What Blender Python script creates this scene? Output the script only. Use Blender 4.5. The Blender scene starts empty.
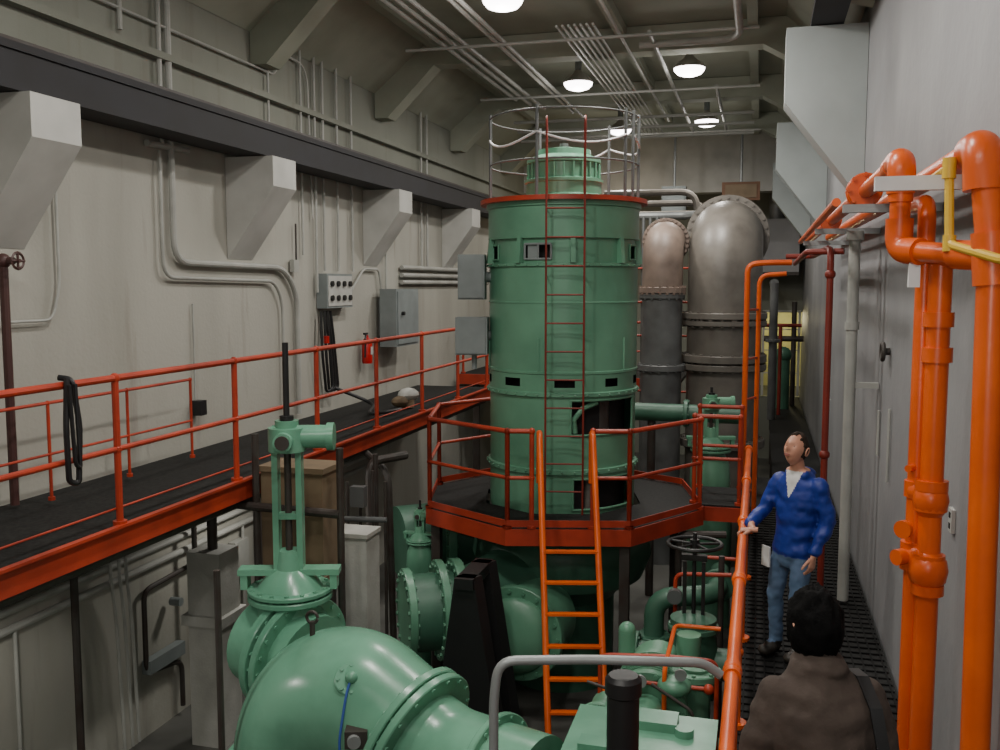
import bpy, bmesh, math, random
from mathutils import Vector, Matrix, noise
random.seed(4)
H0 = 4.6   # eye level above the pit floor; heights below are given relative to eye level
V = Vector

# ------------------------------------------------------------------ materials
def mk(name, col, rough=0.5, metal=0.0, col2=None, nscale=3.0, amt=0.5, bump=0.0, bscale=40.0, streak=False, spec=0.5, emit=None, es=0):
    m = bpy.data.materials.new(name); m.use_nodes = True
    nt = m.node_tree; n = nt.nodes; l = nt.links
    p = n['Principled BSDF']
    p.inputs['Roughness'].default_value = rough
    p.inputs['Metallic'].default_value = metal
    p.inputs['Specular IOR Level'].default_value = spec
    tc = n.new('ShaderNodeNewGeometry')
    mp = n.new('ShaderNodeMapping')
    l.new(tc.outputs['Position'], mp.inputs['Vector'])
    if streak: mp.inputs['Scale'].default_value = (1, 1, 0.18)
    if col2 is None: col2 = tuple(c*0.72 for c in col)
    no = n.new('ShaderNodeTexNoise'); no.inputs['Scale'].default_value = nscale; no.inputs['Detail'].default_value = 6
    l.new(mp.outputs[0], no.inputs['Vector'])
    cr = n.new('ShaderNodeValToRGB')
    cr.color_ramp.elements[0].position = 0.5-amt*0.5; cr.color_ramp.elements[1].position = 0.62
    cr.color_ramp.elements[0].color = (*col2, 1); cr.color_ramp.elements[1].color = (*col, 1)
    l.new(no.outputs[0], cr.inputs[0]); l.new(cr.outputs[0], p.inputs['Base Color'])
    if streak:
        mp2 = n.new('ShaderNodeMapping'); mp2.inputs['Scale'].default_value = (3,3,.35); l.new(tc.outputs['Position'], mp2.inputs['Vector'])
        n2 = n.new('ShaderNodeTexNoise'); n2.inputs['Scale'].default_value = 1.6; n2.inputs['Detail'].default_value = 8; l.new(mp2.outputs[0], n2.inputs['Vector'])
        c2 = n.new('ShaderNodeValToRGB'); c2.color_ramp.elements[0].position=.60; c2.color_ramp.elements[1].position=.80
        c2.color_ramp.elements[0].color=(0,0,0,1); c2.color_ramp.elements[1].color=(.5,.5,.5,1); l.new(n2.outputs[0], c2.inputs[0])
        mx = n.new('ShaderNodeMix'); mx.data_type='RGBA'; l.new(c2.outputs[0], mx.inputs['Factor']); l.new(cr.outputs[0], mx.inputs['A']); mx.inputs['B'].default_value=(.15,.12,.09,1)
        l.new(mx.outputs['Result'], p.inputs['Base Color'])
    if bump > 0:
        nb = n.new('ShaderNodeTexNoise'); nb.inputs['Scale'].default_value = bscale; nb.inputs['Detail'].default_value = 4
        l.new(tc.outputs['Position'], nb.inputs['Vector'])
        bp = n.new('ShaderNodeBump'); bp.inputs['Strength'].default_value = bump; bp.inputs['Distance'].default_value = 0.02
        l.new(nb.outputs[0], bp.inputs['Height']); l.new(bp.outputs[0], p.inputs['Normal'])
    if emit:
        p.inputs['Emission Color'].default_value = (*emit, 1); p.inputs['Emission Strength'].default_value = es
    return m

M = dict(
 wallL = mk('painted_concrete_warm', (.40,.392,.345), .75, col2=(.30,.295,.255), nscale=.9, amt=.35, bump=.15, bscale=25, streak=True),
 wallR = mk('painted_concrete_grey', (.29,.292,.30), .6, col2=(.22,.222,.232), nscale=.9, amt=.4, bump=.2, bscale=9),
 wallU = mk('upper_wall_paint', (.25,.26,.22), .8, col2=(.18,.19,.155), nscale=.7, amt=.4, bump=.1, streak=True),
 ceil = mk('ceiling_paint', (.36,.38,.31), .8, col2=(.26,.28,.22), nscale=.8, amt=.4),
 white = mk('white_paint', (.50,.50,.47), .6, col2=(.38,.38,.355), nscale=2),
 bwhite = mk('bracket_white', (.80,.80,.80), .5),
 corbR = mk('corbel_paint_grey', (.42,.465,.46), .7, col2=(.35,.39,.385), nscale=1.5),
 beam = mk('dark_steel_beam', (.014,.014,.018), .7, col2=(.009,.008,.008), nscale=2),
 orange = mk('orange_pipe_paint', (.80,.125,.010), .33, col2=(.62,.085,.010), nscale=2, amt=.3, bump=.05),
 red = mk('red_rail_paint', (.46,.046,.016), .42, col2=(.28,.028,.012), nscale=3, amt=.4),
 dred = mk('dark_red_paint', (.22,.022,.012), .5),
 maroon = mk('old_maroon_paint', (.07,.028,.025), .5),
 green = mk('machine_green', (.135,.325,.21), .36, col2=(.09,.235,.15), nscale=1.6, amt=.4, bump=.04, bscale=12),
 green2 = mk('pump_green', (.165,.395,.265), .25, col2=(.115,.295,.195), nscale=2, amt=.3, bump=.06, bscale=9),
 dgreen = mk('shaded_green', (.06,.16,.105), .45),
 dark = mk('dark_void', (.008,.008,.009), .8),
 black = mk('black_steel', (.014,.014,.015), .45),
 iron = mk('dark_iron', (.05,.045,.04), .55, col2=(.035,.02,.015), nscale=5),
 grate = mk('grating_steel', (.020,.020,.019), .75, col2=(.008,.008,.008), nscale=30, amt=.3, spec=.25),
 gbar = mk('grating_bar_steel', (.010,.010,.010), .8, spec=.2),
 pit = mk('pit_concrete', (.10,.10,.09), .8, col2=(.05,.05,.045), nscale=1.2),
 conc = mk('block_concrete', (.42,.42,.39), .8, col2=(.30,.30,.27), nscale=3, bump=.2),
 galv = mk('galvanised_pipe', (.32,.34,.34), .4, metal=.3),
 dgalv = mk('dull_steel_rod', (.16,.17,.17), .45, metal=.4),
 cond = mk('grey_conduit', (.40,.405,.375), .5),
 box = mk('electrical_box_grey', (.22,.25,.25), .5),
 bronze = mk('grey_brown_pipe_paint', (.17,.155,.135), .42, col2=(.09,.08,.07), nscale=3.0, amt=.6, bump=.1, bscale=8),
 tan = mk('tan_pipe_paint', (.24,.18,.145), .5, col2=(.12,.09,.075), nscale=3.0, amt=.6, bump=.1, bscale=8),
 gpipe = mk('grey_pipe_paint', (.13,.135,.135), .42, col2=(.07,.07,.07), nscale=3),
 yellow = mk('yellow_pipe_paint', (.80,.52,.05), .4),
 brown = mk('brown_plate', (.19,.135,.08), .7, nscale=4),
 lens = mk('lamp_lens', (1,1,1), .4, emit=(1,.92,.92), es=12),
 refl = mk('lamp_reflector', (.45,.42,.38), .35, metal=.5),
 warm = mk('lit_room_wall', (.60,.58,.32), .8),
 skin = mk('skin', (.56,.28,.19), .5, col2=(.50,.24,.16), nscale=20),
 lip = mk('lip', (.35,.11,.09), .5),
 eyew = mk('eye_white', (.75,.73,.70), .3), eyed = mk('eye_dark', (.02,.015,.01), .3),
 hairb = mk('hair_brown', (.030,.018,.011), .75, bump=.3, bscale=90, spec=.25),
 hairk = mk('hair_black', (.0035,.0033,.0035), .85, bump=.25, bscale=70, spec=.12),
 jblue = mk('jacket_blue', (.012,.035,.28), .5, col2=(.008,.024,.20), nscale=6, bump=.2, bscale=14),
 jbrown = mk('jacket_suede_brown', (.070,.050,.040), .9, col2=(.046,.032,.025), nscale=9, amt=.5, bump=.3, bscale=22),
 jeans = mk('jeans_denim', (.10,.16,.27), .85, col2=(.06,.11,.19), nscale=8, amt=.5),
 shoe = mk('shoe_dark', (.03,.025,.02), .5), shirt = mk('shirt_white', (.72,.72,.70), .8),
 paper = mk('paper', (.8,.8,.8), .8), extred = mk('extinguisher_red', (.5,.01,.01), .3),
 bluewire = mk('blue_wire', (.03,.09,.35), .5), sign = mk('brown_panel', (.16,.07,.03), .6), chain=mk('chain_white',(.7,.7,.7),.5),
)

# ------------------------------------------------------------------ builder
def frame(axis):
    a = V(axis).normalized()
    u = V((0,0,1)) if abs(a.z) < .95 else V((1,0,0))
    x = u.cross(a).normalized(); y = a.cross(x)
    return x, y, a

class B:
    def __init__(s, name):
        s.name = name; s.bm = bmesh.new(); s.mats = []; s.cur = 0
    def m(s, key):
        mat = M[key]
        if mat not in s.mats: s.mats.append(mat)
        s.cur = s.mats.index(mat); return s
    def face(s, vs):
        try: f = s.bm.faces.new(vs)
        except ValueError: return
        f.material_index = s.cur; return f
    def rings(s, rings, closed=True, capa=True, capb=True):
        R = [[s.bm.verts.new(p) for p in r] for r in rings]
        n = len(R[0])
        for i in range(len(R)-1):
            for j in range(n if closed else n-1):
                k = (j+1) % n
                s.face([R[i][j], R[i][k], R[i+1][k], R[i+1][j]])
        if capa: s.face(list(reversed(R[0])))
        if capb: s.face(R[-1])
        return s
    def sweep(s, path, r, seg=12, cap=True):
        path = [V(p) for p in path]
        rr = r if isinstance(r, (list, tuple)) else [r]*len(path)
        t0 = (path[1]-path[0]).normalized()
        x, y, _ = frame(t0); rings = []
        for i, p in enumerate(path):
            if i == 0: t = t0
            elif i == len(path)-1: t = (path[i]-path[i-1]).normalized()
            else: t = ((path[i]-path[i-1]).normalized()+(path[i+1]-path[i]).normalized()).normalized()
            x = (x - t*x.dot(t)).normalized(); y = t.cross(x)
            rings.append([p+(x*math.cos(2*math.pi*k/seg)+y*math.sin(2*math.pi*k/seg))*rr[i] for k in range(seg)])
        return s.rings(rings, capa=cap, capb=cap)
    def cyl(s, a, b, r, r2=None, seg=16):
        return s.sweep([a, b], [r, r if r2 is None else r2], seg)
    def tube(s, pts, r, bend=.08, seg=10, n=5):
        pts = [V(p) for p in pts]; out = [pts[0]]
        for i in range(1, len(pts)-1):
            p = pts[i]; d0 = pts[i-1]-p; d1 = pts[i+1]-p
            bb = min(bend, d0.length*.48, d1.length*.48)
            a = p+d0.normalized()*bb; c = p+d1.normalized()*bb
            for k in range(n+1):
                t = k/n; out.append(a*(1-t)**2+p*2*t*(1-t)+c*t*t)
        out.append(pts[-1])
        return s.sweep(out, r, seg)
    def box(s, c, size, rz=0, mat=None):
        c = V(c); sx, sy, sz = [v/2 for v in size]
        Rm = Matrix.Rotation(rz, 3, 'Z') if mat is None else mat
        a = [c+Rm@V(p) for p in [(-sx,-sy,-sz),(sx,-sy,-sz),(sx,sy,-sz),(-sx,sy,-sz)]]
        b = [c+Rm@V(p) for p in [(-sx,-sy,sz),(sx,-sy,sz),(sx,sy,sz),(-sx,sy,sz)]]
        return s.rings([a, b])
    def prism(s, poly, ext):
        ext = V(ext); a = [V(p) for p in poly]
        return s.rings([a, [p+ext for p in a]])
    def lathe(s, prof, c, axis=(0,0,1), seg=40, cap=True, skip=None, a0=0):
        c = V(c); x, y, a = frame(axis)
        if V(axis).normalized().z > .99: x, y, a = V((1,0,0)), V((0,1,0)), V((0,0,1))
        R = [[s.bm.verts.new(c+a*z+(x*math.cos(a0+2*math.pi*k/seg)+y*math.sin(a0+2*math.pi*k/seg))*r) for k in range(seg)] for r, z in prof]
        for i in range(len(R)-1):
            for j in range(seg):
                if skip and skip(i, j): continue
                k = (j+1) % seg
                s.face([R[i][j], R[i][k], R[i+1][k], R[i+1][j]])
        if cap: s.face(list(reversed(R[0]))); s.face(R[-1])
        return s
    def flange(s, c, axis, r, t, nb=12, br=.02, rb=None):
        c = V(c); x, y, a = frame(axis)
        s.sweep([c-a*t/2, c-a*t/2+a*.008, c+a*t/2-a*.008, c+a*t/2], [r-.008,r,r,r-.008], 40)
        rb = rb or r*.9
        for k in range(nb):
            an = 2*math.pi*k/nb
            q = c+(x*math.cos(an)+y*math.sin(an))*rb
            s.sweep([q-a*(t/2+br*.8), q+a*(t/2+br*.8)], br, 6)
        return s
    def ball(s, c, r, sc=(1,1,1), seg=14):
        c = V(c); rg = []
        for i in range(1, seg//2+1):
            th = math.pi*(i-.5+0.0)/(seg//2)
            rg.append([c+V((math.sin(th)*math.cos(2*math.pi*k/seg)*sc[0], math.sin(th)*math.sin(2*math.pi*k/seg)*sc[1], -math.cos(th)*sc[2]))*r for k in range(seg)])
        return s.rings(rg)
    def done(s, parent=None, sharp=35):
        bm = s.bm
        bmesh.ops.recalc_face_normals(bm, faces=bm.faces[:])
        for f in bm.faces: f.smooth = True
        for e in bm.edges:
            if len(e.link_faces) == 2 and e.calc_face_angle(0) > math.radians(sharp): e.smooth = False
        xs = [v.co for v in bm.verts]
        lo = V((min(v.x for v in xs), min(v.y for v in xs), min(v.z for v in xs)))
        hi = V((max(v.x for v in xs), max(v.y for v in xs), max(v.z for v in xs)))
        o = V(((lo.x+hi.x)/2, (lo.y+hi.y)/2, lo.z))
        bmesh.ops.translate(bm, verts=bm.verts[:], vec=-o)
        me = bpy.data.meshes.new(s.name); bm.to_mesh(me); bm.free()
        for m_ in s.mats: me.materials.append(m_)
        ob = bpy.data.objects.new(s.name, me); bpy.context.collection.objects.link(ob)
        ob.location = o+V((0,0,H0))
        if parent: ob.parent = parent
        return ob

WL, WR, YB, YF, ZF, ZC = -5.95, 1.05, 26.0, -3.0, -4.6, 3.75
ZW = -2.93      # right walkway level

# ------------------------------------------------------------------ room shell
def simple(name, mk_, c, sz): return B(name).m(mk_).box(c, sz).done()
simple('floor', 'pit', ((WL+WR)/2, (YB+YF)/2, ZF-.1), (WR-WL+.4, YB-YF+.4, .2))
simple('ceiling', 'ceil', ((WL+WR)/2, (YB+YF)/2, ZC+.1), (WR-WL+.4, YB-YF+.4, .2))
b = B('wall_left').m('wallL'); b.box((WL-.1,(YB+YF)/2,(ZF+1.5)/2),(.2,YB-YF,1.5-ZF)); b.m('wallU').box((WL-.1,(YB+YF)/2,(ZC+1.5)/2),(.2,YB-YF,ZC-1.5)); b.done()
simple('wall_right', 'wallR', (WR+.1,(YB+YF)/2,(ZC+ZF)/2), (.2,YB-YF,ZC-ZF))
simple('wall_front', 'wallL', ((WL+WR)/2,YF-.1,(ZC+ZF)/2), (WR-WL,.2,ZC-ZF))
b = B('wall_back').m('wallU')
b.box(((WL+.05)/2,YB+.1,(ZC+ZF)/2),(.05-WL,.2,ZC-ZF)); b.box(((.05+WR)/2,YB+.1,(ZC-.7)/2),(WR-.05,.2,ZC+.7)); b.box(((.05+WR)/2,YB+.1,(ZF+ZW)/2),(WR-.05,.2,ZW-ZF))
b.done()
b = B('doorway_room').m('warm')  # separate lit room added beyond the doorway, not a niche in the wall
b.box((.5,YB+3.1,-1.8),(3.0,.1,2.6)); b.box((-1.05,YB+1.7,-1.8),(.1,2.8,2.6)); b.box((2.05,YB+1.7,-1.8),(.1,2.8,2.6)); b.m('pit').box((.5,YB+1.7,ZW-.07),(3,2.7,.1)); b.m('ceil').box((.5,YB+1.7,-.45),(3,2.7,.1)); b.done()
b = B('door_1').m('white')
b.box((.09,YB-.04,-1.8),(.06,.06,2.2)); b.box((.99,YB-.04,-1.8),(.06,.06,2.2)); b.box((.54,YB-.04,-.68),(.96,.06,.06))
for z in (-2.3,-1.7,-1.15): b.box((.54,YB-.04,z),(.86,.03,.03))
b.done()
simple('bulkhead_beam', 'white', ((WL+WR)/2, 24.3, 3.0), (WR-WL-.01,.5,1.48))
for i, y in enumerate((3.0,6.8,10.6,14.4,18.2,22.0)):
    b = B('ceiling_beam').m('ceil')
    b.box(((WL+WR)/2,y,ZC-.19),(WR-WL-.02,.35,.36))
    b.prism([(WL+.01,y-.17,ZC-.37),(WL+1.0,y-.17,ZC-.37),(WL+.22,y-.17,2.62),(WL+.01,y-.17,2.62)],(0,.34,0))
    b.prism([(WR-.01,y-.17,ZC-.37),(WR-1.1,y-.17,ZC-.37),(WR-.35,y-.17,2.95),(WR-.01,y-.17,2.85)],(0,.34,0))
    b.done()
b = B('trim_1').m('ceil'); b.prism([(WL+.01,YF,ZC-.01),(WL+.9,YF,ZC-.01),(WL+.01,YF,ZC-.75)],(0,24.3-YF-.3,0)); b.done()
b = B('trim_2').m('ceil'); b.prism([(WR-.01,YF,ZC-.01),(WR-.8,YF,ZC-.01),(WR-.01,YF,ZC-.7)],(0,24.3-YF-.3,0)); b.done()
b = B('trim_3').m('wallU'); b.box((WL+.05,11,2.30),(.1,26,.07)); b.done()
b = B('trim_4').m('ceil')
for x in (-4.9,-2.05,-.2): b.box((x,11,ZC-.08),(.14,26,.15))
b.done()
# crane runway + corbels
b = B('crane_runway_beam').m('beam')
b.box((-5.62,11,1.49),(.40,25,.06)); b.box((-5.50,11,1.63),(.10,25,.26)); b.box((-5.60,11,1.79),(.34,25,.06)); b.m('iron').box((-5.62,11,1.86),(.08,25,.07))
b.done()
for y in (2.3,6.12,9.82,13.72,17.5,21.4):
    b = B('concrete_corbel').m('white')
    b.prism([(WL+.005,y,1.455),(-5.34,y,1.455),(-5.34,y,1.12),(WL+.005,y,.30)],(0,.55,0)); b.done()
for y in (11.1,17.4,23.0):
    b = B('wall_bracket').m('corbR')
    b.prism([(WR-.005,y,2.79),(.2,y,2.79),(.2,y,2.0),(WR-.005,y,.9)],(0,.5,0)); b.done()
b = B('roof_girder').m('beam'); b.box((.62,12,2.83),(.34,22,.06)); b.box((.62,12,2.98),(.08,22,.24)); b.done()

# ------------------------------------------------------------------ lamps
def light(name, typ, loc, e, col=(1,1,1), size=.3):
    ld = bpy.data.lights.new(name, typ); ld.energy = e; ld.color = col
    if typ == 'POINT': ld.shadow_soft_size = size
    else: ld.size = size
    o = bpy.data.objects.new(name, ld); o.location = (loc[0],loc[1],loc[2]+H0); bpy.context.collection.objects.link(o); return o
def highbay(x, y, z, power):
    b = B('high_bay_lamp').m('refl')
    b.lathe([(.05,.20),(.09,.14),(.20,.06),(.245,0),(.235,-.01),(.19,.04),(.08,.10),(.04,.15)], (x,y,z), seg=28, cap=False)
    b.m('box').cyl((x,y,z+.13),(x,y,ZC-.01),.055)
    b.m('lens').lathe([(.235,-.012),(.225,-.05),(.18,-.10),(.09,-.13),(.02,-.135)], (x,y,z+.005), seg=24)
    b.done()
    ld = bpy.data.lights.new('high_bay_light','AREA'); ld.shape='DISK'; ld.size=.4; ld.energy=power; ld.color=(1,.955,.88)
    lo = bpy.data.objects.new('high_bay_light', ld); lo.location=(x,y,z-.15+H0); bpy.context.collection.objects.link(lo)
    light('high_bay_glow','POINT',(x,y,z-.32),power*.17,(1,.96,.90),.10)
for y, p in ((1.0,75),(6.0,85),(10.9,88),(15.6,90),(20.4,65)):
    y2 = y-.6 if y>1 else y
    highbay(-2.95,y,3.28,p); highbay(-1.13,y2,3.28,p)

# ------------------------------------------------------------------ rails helpers
def rail(b, pts, h, mids=(.5,), r=.024, spacing=1.5):
    pts = [V(p) for p in pts]
    b.tube([p+V((0,0,h)) for p in pts], r, .1)
    for m_ in mids: b.tube([p+V((0,0,m_)) for p in pts], r*.8, .1)
    for i in range(len(pts)-1):
        L = (pts[i+1]-pts[i]).length; n = max(1, round(L/spacing))
        for k in range(n+1):
            if k == n and i < len(pts)-2: continue
            p = pts[i].lerp(pts[i+1], k/n)
            b.cyl(p, p+V((0,0,h)), r, seg=10); b.ball(p+V((0,0,h)), r*1.45, seg=10); b.cyl(p+V((0,0,.0)), p+V((0,0,.03)), r*2, seg=10)
            for m_ in mids: b.ball(p+V((0,0,m_)), r*1.35, seg=8)

# left walkway
ZL = -1.78
b = B('left_walkway')
b.m('grate').box((-5.22,9.5,ZL-.03),(1.40,13.0,.04))
b.m('red').box((-4.50,9.5,ZL-.07),(.05,13.0,.18)); b.box((-4.54,9.5,ZL-.15),(.10,13.0,.02)); b.box((-4.46,9.5,ZL+.03),(.05,13.0,.02))
b.m('iron')
for y in range(4,16,1): b.box((-5.2,y+.2,ZL-.1),(1.36,.06,.1))
b.cyl((-4.62,3.1,ZL-.22),(-4.62,15.8,ZL-.22),.05); b.cyl((-4.85,3.1,ZL-.2),(-4.85,15.8,ZL-.2),.04)
b.m('galv')
for y in (5.5,8.2,11,13.8): b.prism([(-5.93,y,ZL-.75),(-5.93,y,ZL-.65),(-4.6,y,ZL-.14),(-4.75,y,ZL-.14)],(0,.06,0))
b.done()
b = B('left_walkway_railing').m('red')
rail(b, [(-4.5,4.25,ZL+.03),(-4.5,15.59,ZL+.03)], 1.08, (.56,), .026, 1.62)
b.tube([(-4.5,3.0,ZL+1.11),(-4.5,4.25,ZL+1.11)],.026); b.tube([(-4.5,3.0,ZL+.59),(-4.5,4.25,ZL+.59)],.021); b.cyl((-4.5,3.05,ZL),(-4.5,3.05,ZL+1.11),.026)
b.tube([(-4.52,3.0,ZL+.15),(-4.52,15.8,ZL+.15)], .008)
rail(b, [(-5.55,3.4,ZL+.03),(-5.55,8.4,ZL+.03)], .80, (.38,), .014, 1.0)
b.done()
b = B('hanging_cable').m('black')
b.tube([(-4.46,5.33,-.62),(-4.44,5.28,-.95),(-4.45,5.30,-1.32),(-4.43,5.37,-1.34),(-4.43,5.40,-.95),(-4.46,5.38,-.63),(-4.55,5.36,-.62)], .020,.06)
b.tube([(-4.42,5.30,-.66),(-4.41,5.32,-1.2),(-4.42,5.38,-1.24),(-4.42,5.36,-.66)], .014,.05); b.done()

# right walkway
b = B('right_walkway').m('grate').box((.465,8.4,ZW-.03),(1.11,13.0,.05)); b.box((.63,20.4,ZW-.03),(.78,11.0,.05))
b.m('gbar')
for k in range(90): b.box((.465,2.1+k*.12,ZW+.0),(1.08,.014,.014))
for k in range(15): b.box((-.05+k*.074,6.9,ZW-.001),(.012,9.8,.012))
b.m('dred').box((-.10,8.4,ZW-.08),(.03,13,.2))
b.m('iron')
for y in range(3,15,2):
    b.box((.45,y,ZW-.12),(1.1,.08,.12)); b.box((-.05,y,(ZF+ZW-.1)/2),(.09,.09,ZW-.1-ZF))
for y in range(15,26,2): b.box((.63,y+.2,ZW-.12),(.78,.08,.12)); b.box((.35,y+.2,(ZF+ZW-.1)/2),(.09,.09,ZW-.1-ZF))
b.done()
b = B('right_walkway_railing').m('orange')
b.tube([(-.09,3.0,-1.93),(-.09,11.5,-1.93)], .034, seg=14)
b.tube([(-.09,3.0,-2.42),(-.09,11.5,-2.42)], .026, seg=12)
for y in (3.1,4.75,6.3,7.9,9.6,11.45):
    b.cyl((-.09,y,ZW),(-.09,y,-1.93),.03); b.ball((-.09,y,-1.93),.050); b.ball((-.09,y,-2.42),.042); b.cyl((-.09,y-.07,-1.93),(-.09,y+.07,-1.93),.044); b.cyl((-.09,y,ZW),(-.09,y,ZW+.03),.07)
b.done()

# ------------------------------------------------------------------ motor
MX, MY = -2.2, 10.8
ca = math.atan2(-MY, -MX)   # bearing of the service side of the machine
def pol(phi, r, z): a = ca+math.radians(phi); return V((MX+r*math.cos(a), MY+r*math.sin(a), z))
prof = [(.84,-2.52),(.84,-2.44),(.84,-2.10),(.84,-2.06),(.865,-2.05),(.865,-2.0),(.84,-1.99),(.84,-1.62),(.84,-1.24),(.84,-1.21),(.87,-1.20),(.87,-1.16),(.85,-1.15),(.85,-1.10),(.85,-1.01),(.85,-.96),(.86,-.955),(.86,-.93),(.85,-.925),
        (.85,-.2),(.855,-.195),(.855,-.18),(.85,-.175),(.85,.20),(.875,.205),(.875,.235),(.82,.24),(.82,.27),(.82,.45),(.82,.50),(.86,.505),(.86,.84),(.88,.85),(.88,.90),(.45,.92)]
SEG = 120
def degs(j):
    a = (j+.5)*360/SEG
    return (a+180) % 360-180
def skip(i, j):
    z0 = (prof[i][1]+prof[i+1][1])/2; a = degs(j)
    if -1.62 < z0 < -1.24 and 6 < a < 66: return True
    if -2.44 < z0 < -2.10 and 8 < a < 66: return True
    if -1.10 < z0 < -1.01 and (-48 < a < -33 or -5 < a < 9 or 32 < a < 45 or 70 < a < 80 or -80<a<-72): return True
    if .27 < z0 < .45 and (-30 < a < -9 or -78 < a < -60 or 62 < a < 76): return True
    return False
mt = B('vertical_pump_motor').m('green')
mt.lathe(prof, (MX,MY,0), seg=SEG, skip=skip, a0=ca)
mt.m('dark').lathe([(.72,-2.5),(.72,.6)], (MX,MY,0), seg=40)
def patchframe(a0_, a1_, z0, z1, r, w=.018):
    for z in (z0, z1): mt.sweep([pol(a0_+(a1_-a0_)*t/10, r, z) for t in range(11)], w, 8)
    for a in (a0_, a1_): mt.cyl(pol(a, r, z0), pol(a, r, z1), w, seg=8)
mt.m('green'); patchframe(6,66,-1.62,-1.24,.85,.014); patchframe(8,66,-2.44,-2.10,.85,.014)
mt.m('box'); patchframe(-30,-9,.28,.44,.83,.013); mt.cyl(pol(-19,.83,.28),pol(-19,.83,.44),.012); mt.box(pol(-24,.80,.36),(.11,.03,.14),rz=ca+math.pi/2-math.radians(24))
mt.m('green'); patchframe(-78,-60,.28,.44,.83,.011); patchframe(62,76,.28,.44,.83,.011)
mt.m('iron').cyl(pol(40,.62,-1.7),pol(40,.62,-1.2),.12); mt.m('bronze').cyl(pol(25,.70,-2.48),pol(25,.70,-2.1),.06)
mt.m('green'); mt.sweep([pol(10,.80,-1.60),pol(9,.80,-1.45),pol(16,.80,-1.33),pol(28,.80,-1.27)],[.03,.03,.03,.03],8)
for a in range(-160,200,40):
    mt.prism([pol(a+5,.82,.24),pol(a+5,.90,.24),pol(a+5,.87,.52),pol(a+5,.82,.52)], pol(a+8,1,0)-pol(a+5,1,0))
for z in (-1.18,.22,-2.02):
    for k in range(40): p = pol(k*9, .875, z); mt.ball(p, .012, seg=6)
for a in (-78,-18,52): mt.box(pol(a,.853,-.75), (.02,.02,.36), rz=0)
mt.m('red').lathe([(.45,.90),(.95,.90),(.95,.95),(.45,.95)], (MX,MY,0), seg=64, cap=False)
mt.m('green').lathe([(.46,.93),(.46,1.0),(.43,1.02),(.43,1.14),(.45,1.15),(.45,1.18),(.39,1.20),(.39,1.36),(.42,1.37),(.42,1.41),(.31,1.46),(.30,1.52),(.12,1.55)], (MX,MY,0), seg=48)
for k in range(24):
    a = k*15; mt.cyl(pol(a,.41,1.20),pol(a,.41,1.36),.012,seg=6)
mt.m('gpipe').cyl((MX,MY,1.5),(MX,MY,1.60),.05)
mt.m('dgalv')
for z in (1.34,1.86): mt.tube([pol(k*10,.84,z) for k in range(37)], .010, .01, seg=8)
for a in (-93,-80,-20,52,64,85,140,200): mt.cyl(pol(a,.84,.95),pol(a,.84,1.90),.018,seg=8)
mt.m('chain')
for a0_,a1_ in ((-80,-20),(-20,52),(140,200),(64,140)): mt.tube([pol(a0_+(a1_-a0_)*t/8,.85,1.62-.12*math.sin(math.pi*t/8)) for t in range(9)], .013,.01,seg=6)
mt.m('dred')
la = V((math.cos(ca),math.sin(ca),0)); lr = V((-la.y,la.x,0))
base = V((MX,MY,0))+la*1.0+lr*.02
for s in (-.20,.20):
    mt.tube([base+lr*s+V((0,0,-2.45)), base+lr*s+V((0,0,1.75)), base+lr*s-la*.3+V((0,0,1.75)), base+lr*s-la*.3+V((0,0,.95))], .011, .1, seg=8)
z = -2.2
while z < .95: mt.cyl(base+lr*-.20+V((0,0,z)), base+lr*.20+V((0,0,z)), .009, seg=8); z += .3
for z in (-1.0,.1,.8):
    for s in (-.20,.20): mt.cyl(base+lr*s+V((0,0,z)), base+lr*s-la*.16+V((0,0,z)), .009, seg=6)
mt.m('box')
for z0, z1, w in ((-.78,-.36,.36),(-.16,.34,.30)):
    c = pol(-80,1.02,(z0+z1)/2)+V((0,-.1,0)); mt.box(c, (w,.30,z1-z0), rz=.2); mt.box(c+V((.03,-.16,0)), (w*.9,.02,(z1-z0)*.92), rz=.2)
    mt.cyl(c, pol(-80,.8,(z0+z1)/2), .06)
mt.cyl(pol(-80,1.0,-.95)+V((0,-.1,0)), pol(-80,1.0,-.75)+V((0,-.1,0)), .03)
mt.done()

# ------------------------------------------------------------------ pump under the motor
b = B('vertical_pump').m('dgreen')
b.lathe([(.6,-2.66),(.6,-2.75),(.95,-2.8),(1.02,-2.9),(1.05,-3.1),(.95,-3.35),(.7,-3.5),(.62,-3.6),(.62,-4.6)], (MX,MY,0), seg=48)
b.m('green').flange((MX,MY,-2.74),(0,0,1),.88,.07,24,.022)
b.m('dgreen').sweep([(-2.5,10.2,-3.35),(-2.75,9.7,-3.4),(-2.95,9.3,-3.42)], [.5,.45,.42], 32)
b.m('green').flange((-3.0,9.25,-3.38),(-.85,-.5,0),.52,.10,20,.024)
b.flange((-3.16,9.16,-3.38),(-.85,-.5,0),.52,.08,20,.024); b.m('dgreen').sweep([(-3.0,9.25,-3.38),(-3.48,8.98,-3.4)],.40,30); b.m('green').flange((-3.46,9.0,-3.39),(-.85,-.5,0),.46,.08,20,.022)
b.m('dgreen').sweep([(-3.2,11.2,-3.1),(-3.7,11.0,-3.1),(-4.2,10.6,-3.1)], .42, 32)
b.m('green').flange((-3.35,11.1,-3.1),(-1,-.5,0),.55,.10,20,.024); b.flange((-3.72,10.95,-3.1),(-1,-.6,0),.55,.10,20,.024)
b.sweep([(-2.3,9.9,-3.6),(-2.35,9.35,-3.6)],[.46,.44],30); b.flange((-2.35,9.3,-3.6),(.15,1,0),.5,.09,18,.022); b.ball((-2.36,9.22,-3.6),.4,(1,.35,1),seg=24)
b.done()
b = B('steel_pedestal').m('black')
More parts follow.
